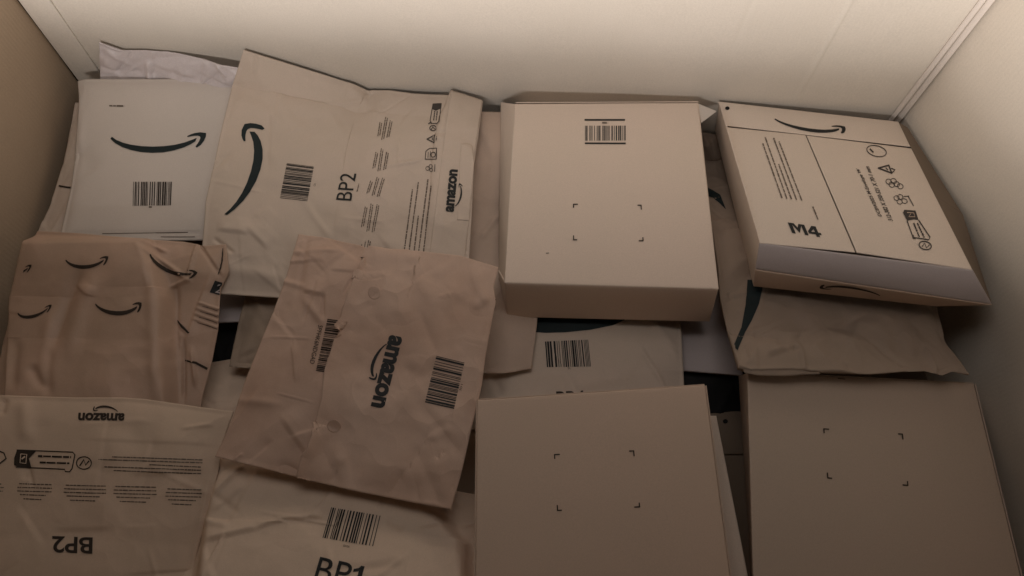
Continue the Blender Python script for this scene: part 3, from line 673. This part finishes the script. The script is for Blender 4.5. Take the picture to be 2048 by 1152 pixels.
# BP1 bottom
Lb = mailer('bulging_cream_mailer', 'rounded cream mailer with barcode and BP1 at the bottom edge, under the pinkish mailer',
    [(425, 890, .0), (600, 930, .0), (800, 965, -.005), (960, 990, -.01)], [(335, 1240, .045), (700, 1240, .05), (960, 1240, .03)],
    [(425, 890, .0), (400, 1050, .015), (335, 1240, .045)], [(960, 990, -.01), (955, 1100, .0), (960, 1240, .03)], M_CREAM, .006, .03, .008, 6, .003, .0018, .12, 24, .003, step=3.0, vor=.0040, vs=.06,
    creases=[(435, 1012, 500, 945, 5, .005, 'a'), (440, 1035, 500, 990, 6, .003, 'a'), (425, 1100, 530, 1080, 8, .005, 'a'), (530, 1080, 580, 1062, 6, .004, 'a'), (570, 1058, 650, 1050, 6, .005, 'a'), (462, 1095, 435, 1150, 5, .004, 'v'), (440, 930, 400, 1110, 12, -.004, 'g'), (420, 1060, 470, 1075, 8, .004, 'g')],
    plateaus=[([(440, 930), (640, 950), (820, 985), (880, 1040), (925, 1095), (932, 1260), (400, 1260), (410, 1050)], 44, .030)])
decal(Lb, 'barcode', barcode((662.7, 1015), (761, 1031.8), (746, 1093), (645, 1076), 8, 19), M_INK)
decal(Lb, 'printed_lettering', [], M_INK, tris=[text('BP', (627, 1160), (694, 1174), (13.5, -46))])
decal(Lb, 'printed_digit', digit_one((697, 1175), (716, 1179), (13.5, -46)), M_INK)
decal(Lb, 'small_lettering', [], M_INKF, tris=[text('BX0X', (686.5, 1094), (699, 1096.5), (1, -4.5))])

# pinkish kraft mailer in front
J = mailer('pinkish_kraft_mailer', 'pinkish kraft mailer with amazon lettering and a barcode on its folded flap, at centre left',
    [(597, 468, .075), (660, 477, .075), (722, 492, .075), (740, 501, .075), (830, 502, .075), (920, 512, .07), (995, 536, .07)],
    [(430, 913, .065), (465, 922, .065), (500, 930, .065), (603, 956, .06), (700, 978, .055), (800, 998, .055), (900, 1018, .055)],
    [(597, 468, .075), (588, 500, .075), (570, 560, .07), (540, 640, .065), (490, 762, .065), (462, 846, .065), (430, 913, .065)],
    [(995, 536, .07), (985, 575, .07), (990, 605, .07), (982, 640, .07), (968, 720, .065), (962, 770, .06), (938, 870, .06), (920, 950, .055), (900, 1018, .055)],
    M_KRAFT, .007, .05, .006, 7, .003, .0012, .10, 50, .0026, step=2.5, sm=2, vor=.0042, vs=.055,
    creases=[(575, 525, 630, 520, 4, .003, 'a'), (560, 560, 610, 575, 6, .003, 'g'), (610, 580, 650, 590, 8, .004, 'a'), (648, 590, 648, 640, 5, -.003, 'v'), (610, 600, 650, 650, 8, .003, 'g'), (665, 540, 720, 545, 5, .002, 'a'), (690, 590, 705, 560, 4, -.002, 'v'),
             (545, 675, 620, 680, 3, .0015, 'v'), (590, 680, 600, 750, 3, .0012, 'v'), (560, 790, 625, 807, 2, .0012, 'v'), (570, 840, 620, 910, 10, .003, 'a'), (485, 908, 470, 920, 4, .003, 'v'), (470, 800, 560, 810, 8, .002, 'g'),
             (745, 515, 840, 520, 10, .004, 'g'), (825, 515, 840, 540, 3, .002, 'v'), (880, 600, 910, 590, 5, .003, 'v'), (950, 620, 975, 600, 5, .004, 'a'), (930, 680, 970, 690, 5, .002, 'v'), (860, 880, 900, 860, 6, .003, 'g'),
             (870, 920, 890, 905, 4, -.003, 'v'), (850, 750, 820, 720, 12, .002, 'g'), (680, 900, 700, 1000, 10, .003, 'g'), (880, 640, 930, 600, 20, -.003, 'g'), (640, 980, 560, 930, 12, -.004, 'g'), (790, 560, 760, 600, 16, .002, 'g')])
decal(J, 'barcode', barcode((655, 638), (632, 742), (670, 748), (694, 643), 12, 30), M_INKB)
decal(J, 'printed_lettering', [], M_INKB, tris=[text('SPFHK6NDGAD', (637, 650), (619.5, 727), (9, 2))])
sheet_on(J, 'flap', [(742, 502), (830, 501), (920, 511), (997, 535)], [(603, 957), (700, 980), (800, 1000), (902, 1019)],
    [(742, 502), (722, 530), (712, 565), (700, 592), (688, 625), (678, 668), (655, 745), (648, 800), (634, 845), (612, 905), (603, 930), (603, 957)], [(997, 535), (987, 575), (992, 605), (984, 640), (970, 720), (964, 770), (940, 870), (922, 950), (902, 1019)],
    M_KRAFT, .0028, .015, thick=.0009, step=3.2, lift=lambda u, v: math.exp(-u * 12) * (.7 + .3 * abs(math.sin(v * 7 + 1))))
def notch(t, cx, cy, rx, ry, amid, amp, m):
    V = []; nr, na = 5, 28
    h0 = cast(t, cx, cy)
    for r_ in range(nr + 1):
        for a_ in range(na):
            an = 2 * math.pi * a_ / na; k = r_ / nr
            x, y = cx + rx * k * math.cos(an), cy + ry * k * math.sin(an)
            h = cast(t, x, y); of = .0003 + amp * max(0, .35 + k * math.cos(an - math.radians(amid))) / 1.35
            V.append(np.array(h[0] + h[1] * of))
    n = len(V); V2 = [v - np.array([0, 0, .0008]) for v in V]
    fs = []
    for r_ in range(nr):
        for a_ in range(na):
            i0, i1 = r_ * na + a_, r_ * na + (a_ + 1) % na; fs.append((i0, i0 + na, i1 + na, i1)); fs.append((i0 + n, i1 + n, i1 + na + n, i0 + na + n))
    for a_ in range(na):
        i0, i1 = nr * na + a_, nr * na + (a_ + 1) % na; fs.append((i0, i0 + n, i1 + n, i1))
    link(t, 'punched_tab', V + V2, fs, m)
notch(J, 749, 587, 13, 12, -110, .006, M_KRAFT)
notch(J, 668, 852, 14, 13, -75, .0065, M_KRAFT)
decal(J, 'printed_arrow', smile((773, 688), (751, 760), (744.5, 722)), M_INK)
decal(J, 'brand_lettering', [], M_INK, tris=[text('amazon', (779, 669), (741, 812), (27, 5.5), .045)])
decal(J, 'barcode', barcode((872.6, 712), (850, 804.8), (908, 818), (929, 725.6), 13, 22), M_INK)
decal(J, 'small_lettering', [], M_INKF, tris=[text('10J', (921, 768), (918, 780), (5, 1))])

# ================================================================== BOXES
E = thing('large_flat_box', 'flat cream box with a barcode between two bars above four corner marks', 'box', at(1220, 420, -.03))
panel(E, 'side_panel', [(1001, 204, .0), (1031, 208, .048), (1010, 564, .072), (997, 560, .0)], M_BOARD2, .002, .001, 41, label='left side panel bent outward')
panel(E, 'side_panel', [(1397, 206, .046), (1400, 222, -.02), (1420, 643, -.02), (1437.5, 577, .070)], M_BOARDE, .002, .0005, 42)
panel(E, 'rear_panel', [(1031, 207, .046), (1397, 205, .046), (1385, 226, -.02), (1040, 226, -.02)], M_BOARDE, .002, .0005, 43)
panel(E, 'front_panel', [(1010, 566, .071), (1437, 579, .071), (1419, 644, -.02), (1014, 634, -.02)], M_BOARDE, .002, .001, 44)
panel(E, 'top_panel', [(1030, 207, .048), (1396, 205, .048), (1438, 578, .072), (1009, 565, .072)], M_BOARDE, .002, .0015, 45)
panel(E, 'corner_fold', [(996, 540, .03), (1010, 566, .071), (1014, 634, -.02), (1006, 598, -.01)], M_BOARD2, .0015, .0003, 46, n=(6, 8))
ear = [at(1396, 206, .046), at(1433, 222, .035), at(1433, 223, .035), at(1403, 246, .04)]
panel(E, 'corner_ear', ear, M_WHITE, .0012, .0004, 47, world=True, n=(8, 8), label='small white folded ear at the far right corner')
tp = [4]
decal(E, 'barcode', barcode((1170, 252), (1251, 252), (1251, 281.5), (1170, 282), 15, 22) + stroke([(1170, 240.3), (1249, 240.3)], 3.2) + stroke([(1170.5, 287), (1250.5, 287.3)], 3.0), M_INK, which=tp)
decal(E, 'fine_print', fine_line((1204, 246), (1216, 246.5), 3, 5), M_INKF, which=tp)
decal(E, 'corner_marks', corner_marks([(1147, 409), (1282, 411), (1286, 482), (1147, 480)], 8, 2.2), M_INKB, which=tp)
decal(E, 'scuff', ribbon([(1092, 507), (1098, 506.5)], 1.5), M_INKF, which=tp)

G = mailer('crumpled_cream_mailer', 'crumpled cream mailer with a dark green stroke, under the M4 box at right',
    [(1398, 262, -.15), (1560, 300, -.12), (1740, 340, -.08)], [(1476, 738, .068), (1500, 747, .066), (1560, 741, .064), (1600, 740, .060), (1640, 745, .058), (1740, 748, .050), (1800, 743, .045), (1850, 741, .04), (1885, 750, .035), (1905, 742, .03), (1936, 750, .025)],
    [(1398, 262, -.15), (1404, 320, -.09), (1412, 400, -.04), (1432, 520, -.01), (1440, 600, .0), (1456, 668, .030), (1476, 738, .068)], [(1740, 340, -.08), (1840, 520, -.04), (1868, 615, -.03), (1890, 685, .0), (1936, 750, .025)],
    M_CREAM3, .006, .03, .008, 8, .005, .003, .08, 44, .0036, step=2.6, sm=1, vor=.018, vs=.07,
    creases=[(1455, 590, 1462, 600, 5, -.004, 'v'), (1500, 608, 1560, 620, 8, .003, 'a'), (1530, 720, 1590, 698, 6, .005, 'a'), (1590, 698, 1610, 740, 8, .004, 'v'), (1560, 680, 1620, 675, 8, .004, 'g'), (1672, 728, 1700, 738, 3, -.003, 'v'), (1850, 700, 1875, 745, 6, .006, 'v'),
             (1875, 745, 1900, 735, 4, -.004, 'v'), (1445, 600, 1490, 590, 6, .004, 'v'), (1700, 660, 1780, 640, 20, .004, 'g'), (1780, 690, 1850, 710, 16, -.004, 'g'), (1600, 640, 1650, 700, 14, .004, 'g')])
sheet_on(G, 'rear_lip', [(1480, 728), (1600, 728), (1640, 736)], [(1490, 746), (1520, 751), (1570, 752), (1610, 749), (1640, 748)], [(1480, 728), (1490, 746)], [(1640, 736), (1640, 748)], M_CREAM3, -.004, -.004, addbvh=False)
decal(G, 'printed_arrow', [[(1495, 560), (1526, 560), (1524, 580), (1518, 608), (1504, 640)], [(1495, 560), (1504, 640), (1489, 668), (1475, 701), (1468, 703), (1466, 694), (1483, 655), (1491, 610)]], M_INKT, which=[0], maxe=.03)
decal(G, 'printed_arrow_tip', [[(1412, 374), (1424, 380), (1440, 390), (1452, 420), (1440, 408), (1426, 396), (1412, 392)]], M_INKT, which=[0], maxe=.03)

Mb = thing('m4_carton', 'cream carton printed M4 with an arrow on its lid, in the far right corner', 'box', at(1690, 400, 0.0))
panel(Mb, 'side_panel', [(1430, 260, -.05), (1438, 204, .022), (1520, 486, .108), (1506, 572, .0)], M_BOARD2, .002, .001, 51, label='left side panel')
panel(Mb, 'side_panel', [(1797, 244, .022), (1815, 254, -.05), (1926, 428, -.01), (1872, 393, .065)], M_DARKB, .002, .001, 52, label='brown right side panel')  # strip of shade beside the carton, painted as dark board
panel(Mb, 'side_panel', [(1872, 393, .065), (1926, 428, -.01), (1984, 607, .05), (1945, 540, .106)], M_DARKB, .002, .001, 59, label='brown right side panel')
panel(Mb, 'inner_layer', [(1444, 214, -.012), (1793, 253, -.012), (1934, 530, .078), (1527, 477, .078)], M_GREY, .002, .0003, 53, bvh=False)
panel(Mb, 'end_flap', [(1519, 487, .107), (1946, 541, .107), (1984, 609, .062), (1511, 538, .062)], M_GREY, .002, .0015, 54, label='greyish end flap folded open towards the viewer')
panel(Mb, 'end_panel', [(1511, 540, .0615), (1984, 611, .0615), (1870, 613, .02), (1507, 573, .02)], M_BOARD, .002, .001, 55)
panel(Mb, 'lid_panel', [(1437, 203, .024), (1797, 243, .024), (1821, 293, .038), (1451, 251, .038)], M_BOARD2, .0015, .0012, 56, bev=.001)
panel(Mb, 'top_panel', [(1452, 254, .0385), (1611, 270, .0385), (1711, 504, .108), (1520, 485.5, .108)], M_BOARD2, .0015, .0012, 57, bev=.001)
panel(Mb, 'top_panel', [(1613.5, 270.5, .0385), (1823, 296.5, .0385), (1945, 539, .108), (1714, 504.5, .108)], M_BOARD2, .0015, .0012, 58, bev=.001)
topm = [5, 6, 7]
decal(Mb, 'printed_arrow', smile((1549, 239), (1689, 254), (1620, 264)), M_INK, which=topm)
decal(Mb, 'punched_hole', [arc((1454.5, 217), 4.5, 3.5, 0, 360)], M_BLACK, which=topm)
decal(Mb, 'printed_lettering', m4_glyphs((1584, 466.5), (1645, 475.5), (-9, -21)), M_INK, which=topm)
decal(Mb, 'small_lettering', [], M_INKI, which=topm, tris=[text('DCBW2025 M-Envelope W', (1766, 434), (1721, 339), (-10, -1.5), .02)])
decal(Mb, 'small_lettering', [], M_INKI, which=topm, tris=[text('312-382 X 350-521 X 70-1 mm', (1786, 443), (1738, 334), (-9.5, -1.5), .02)])
def z6(x, y): return (1500 + x / 4.115, 240 + y / 4.115)
ln = [(z6(262, 645), z6(104, 195)), (z6(302, 650), z6(124, 145)), (z6(340, 655), z6(235, 365)), (z6(382, 660), z6(193, 150)), (z6(425, 665), z6(238, 180)), (z6(558, 822), z6(515, 715))]
decal(Mb, 'fine_print', para(ln, 2.7, 61), M_INKF, which=topm)
ic = ribbon(arc(z6(1040, 258), 20, 10.5, 0, 360, 28, 14), 1.7) + ribbon([z6(985, 240), z6(1015, 270)], 3)
ic += stroke([z6(1055, 398), z6(1140, 375), z6(1165, 440)], 2.8, True) + ribbon([z6(1160, 400), z6(1192, 412), z6(1170, 435)], 2.4) + ribbon([z6(1115, 395), z6(1135, 415)], 2)
for cx_, cy_ in ((1140, 510), (1180, 505), (1165, 535), (1205, 530), (1235, 548)): ic += ribbon(arc(z6(cx_, cy_), 6, 5, 0, 360, 10, 30), 1.4)
for cx_, cy_ in ((1205, 645), (1235, 635), (1230, 675), (1270, 670)): ic += ribbon(arc(z6(cx_, cy_), 6, 5, 0, 360, 6, 20), 1.4)
ic += ribbon([z6(1300, 630), z6(1345, 710)], 1.8) + ribbon([z6(1262, 632), z6(1308, 628)], 1.5)
ic += [[z6(1268, 742), z6(1360, 748), z6(1385, 825), z6(1350, 820), z6(1290, 830), z6(1257, 765)]]
ic += ribbon([z6(1290, 830), z6(1340, 968), z6(1470, 988), z6(1480, 968), z6(1385, 825)], 2.2) + fine_line(z6(1345, 850), z6(1392, 965), 3, 2) + fine_line(z6(1375, 850), z6(1432, 970), 3, 3) + ribbon([z6(1340, 950), z6(1342, 975), z6(1362, 978)], 3)
ic += ribbon(arc(z6(1440, 1035), 12.5, 8, 0, 360, 24, 14), 2.2) + ribbon([z6(1415, 1045), z6(1435, 1015), z6(1450, 1055), z6(1475, 1030)], 2)
decal(Mb, 'printed_icons', ic, M_INKI, which=topm)
decal(Mb, 'icon_digit', ribbon([z6(1290, 765), z6(1345, 768), z6(1355, 800), z6(1305, 800), z6(1320, 775)], 1.4), M_BOARD, which=topm, off=.001)
decal(Mb, 'printed_arrow', smile((1760, 590), (1640, 576), (1703, 573)), M_INKB, which=[4])

O = thing('plain_box', 'plain cream box with four corner marks at the bottom edge, left of its lookalike', 'box', at(1200, 1000, -.03), 'plain cream boxes with corner marks')
panel(O, 'top_panel', [(954.5, 800, .07), (1410, 769.5, .07), (1478, 1290, .07), (950, 1290, .07)], M_BOARD, .002, .0018, 61)
panel(O, 'side_panel', [(1410, 771, .068), (1395, 790, .0), (1455, 1270, .0), (1478, 1290, .068)], M_BOARD, .002, .0005, 62)
panel(O, 'side_panel', [(955, 801, .068), (962, 815, -.02), (955, 1280, -.02), (950, 1290, .068)], M_BOARD, .002, .0005, 63)
panel(O, 'rear_panel', [(955, 801, .068), (1409, 771, .068), (1395, 790, -.02), (962, 820, -.02)], M_BOARD, .002, .0005, 64)
decal(O, 'corner_marks', corner_marks([(1109, 909.5), (1267, 902), (1279, 1014), (1115, 1021)], 10, 2.5), M_INKB, which=[0])
Pb = thing('plain_box', 'plain cream box with four corner marks, against the right wall below the crumpled mailer', 'box', at(1750, 980, -.06), 'plain cream boxes with corner marks')
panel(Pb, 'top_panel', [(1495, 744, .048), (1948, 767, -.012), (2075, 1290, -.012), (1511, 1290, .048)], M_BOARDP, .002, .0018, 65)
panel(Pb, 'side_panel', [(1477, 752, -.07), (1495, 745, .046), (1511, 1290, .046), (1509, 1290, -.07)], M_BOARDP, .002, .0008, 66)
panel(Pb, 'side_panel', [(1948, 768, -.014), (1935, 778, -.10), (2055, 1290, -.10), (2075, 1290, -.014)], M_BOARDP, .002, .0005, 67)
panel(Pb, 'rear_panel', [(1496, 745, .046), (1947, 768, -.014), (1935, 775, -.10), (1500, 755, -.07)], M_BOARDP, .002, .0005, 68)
decal(Pb, 'corner_marks', corner_marks([(1647, 858), (1804, 868.5), (1815, 971), (1655, 956)], 10, 2.5), M_INKB, which=[0])
decal(Pb, 'scuff', ribbon([(1675, 757), (1690, 758.5)], 2), M_INKF, which=[0])
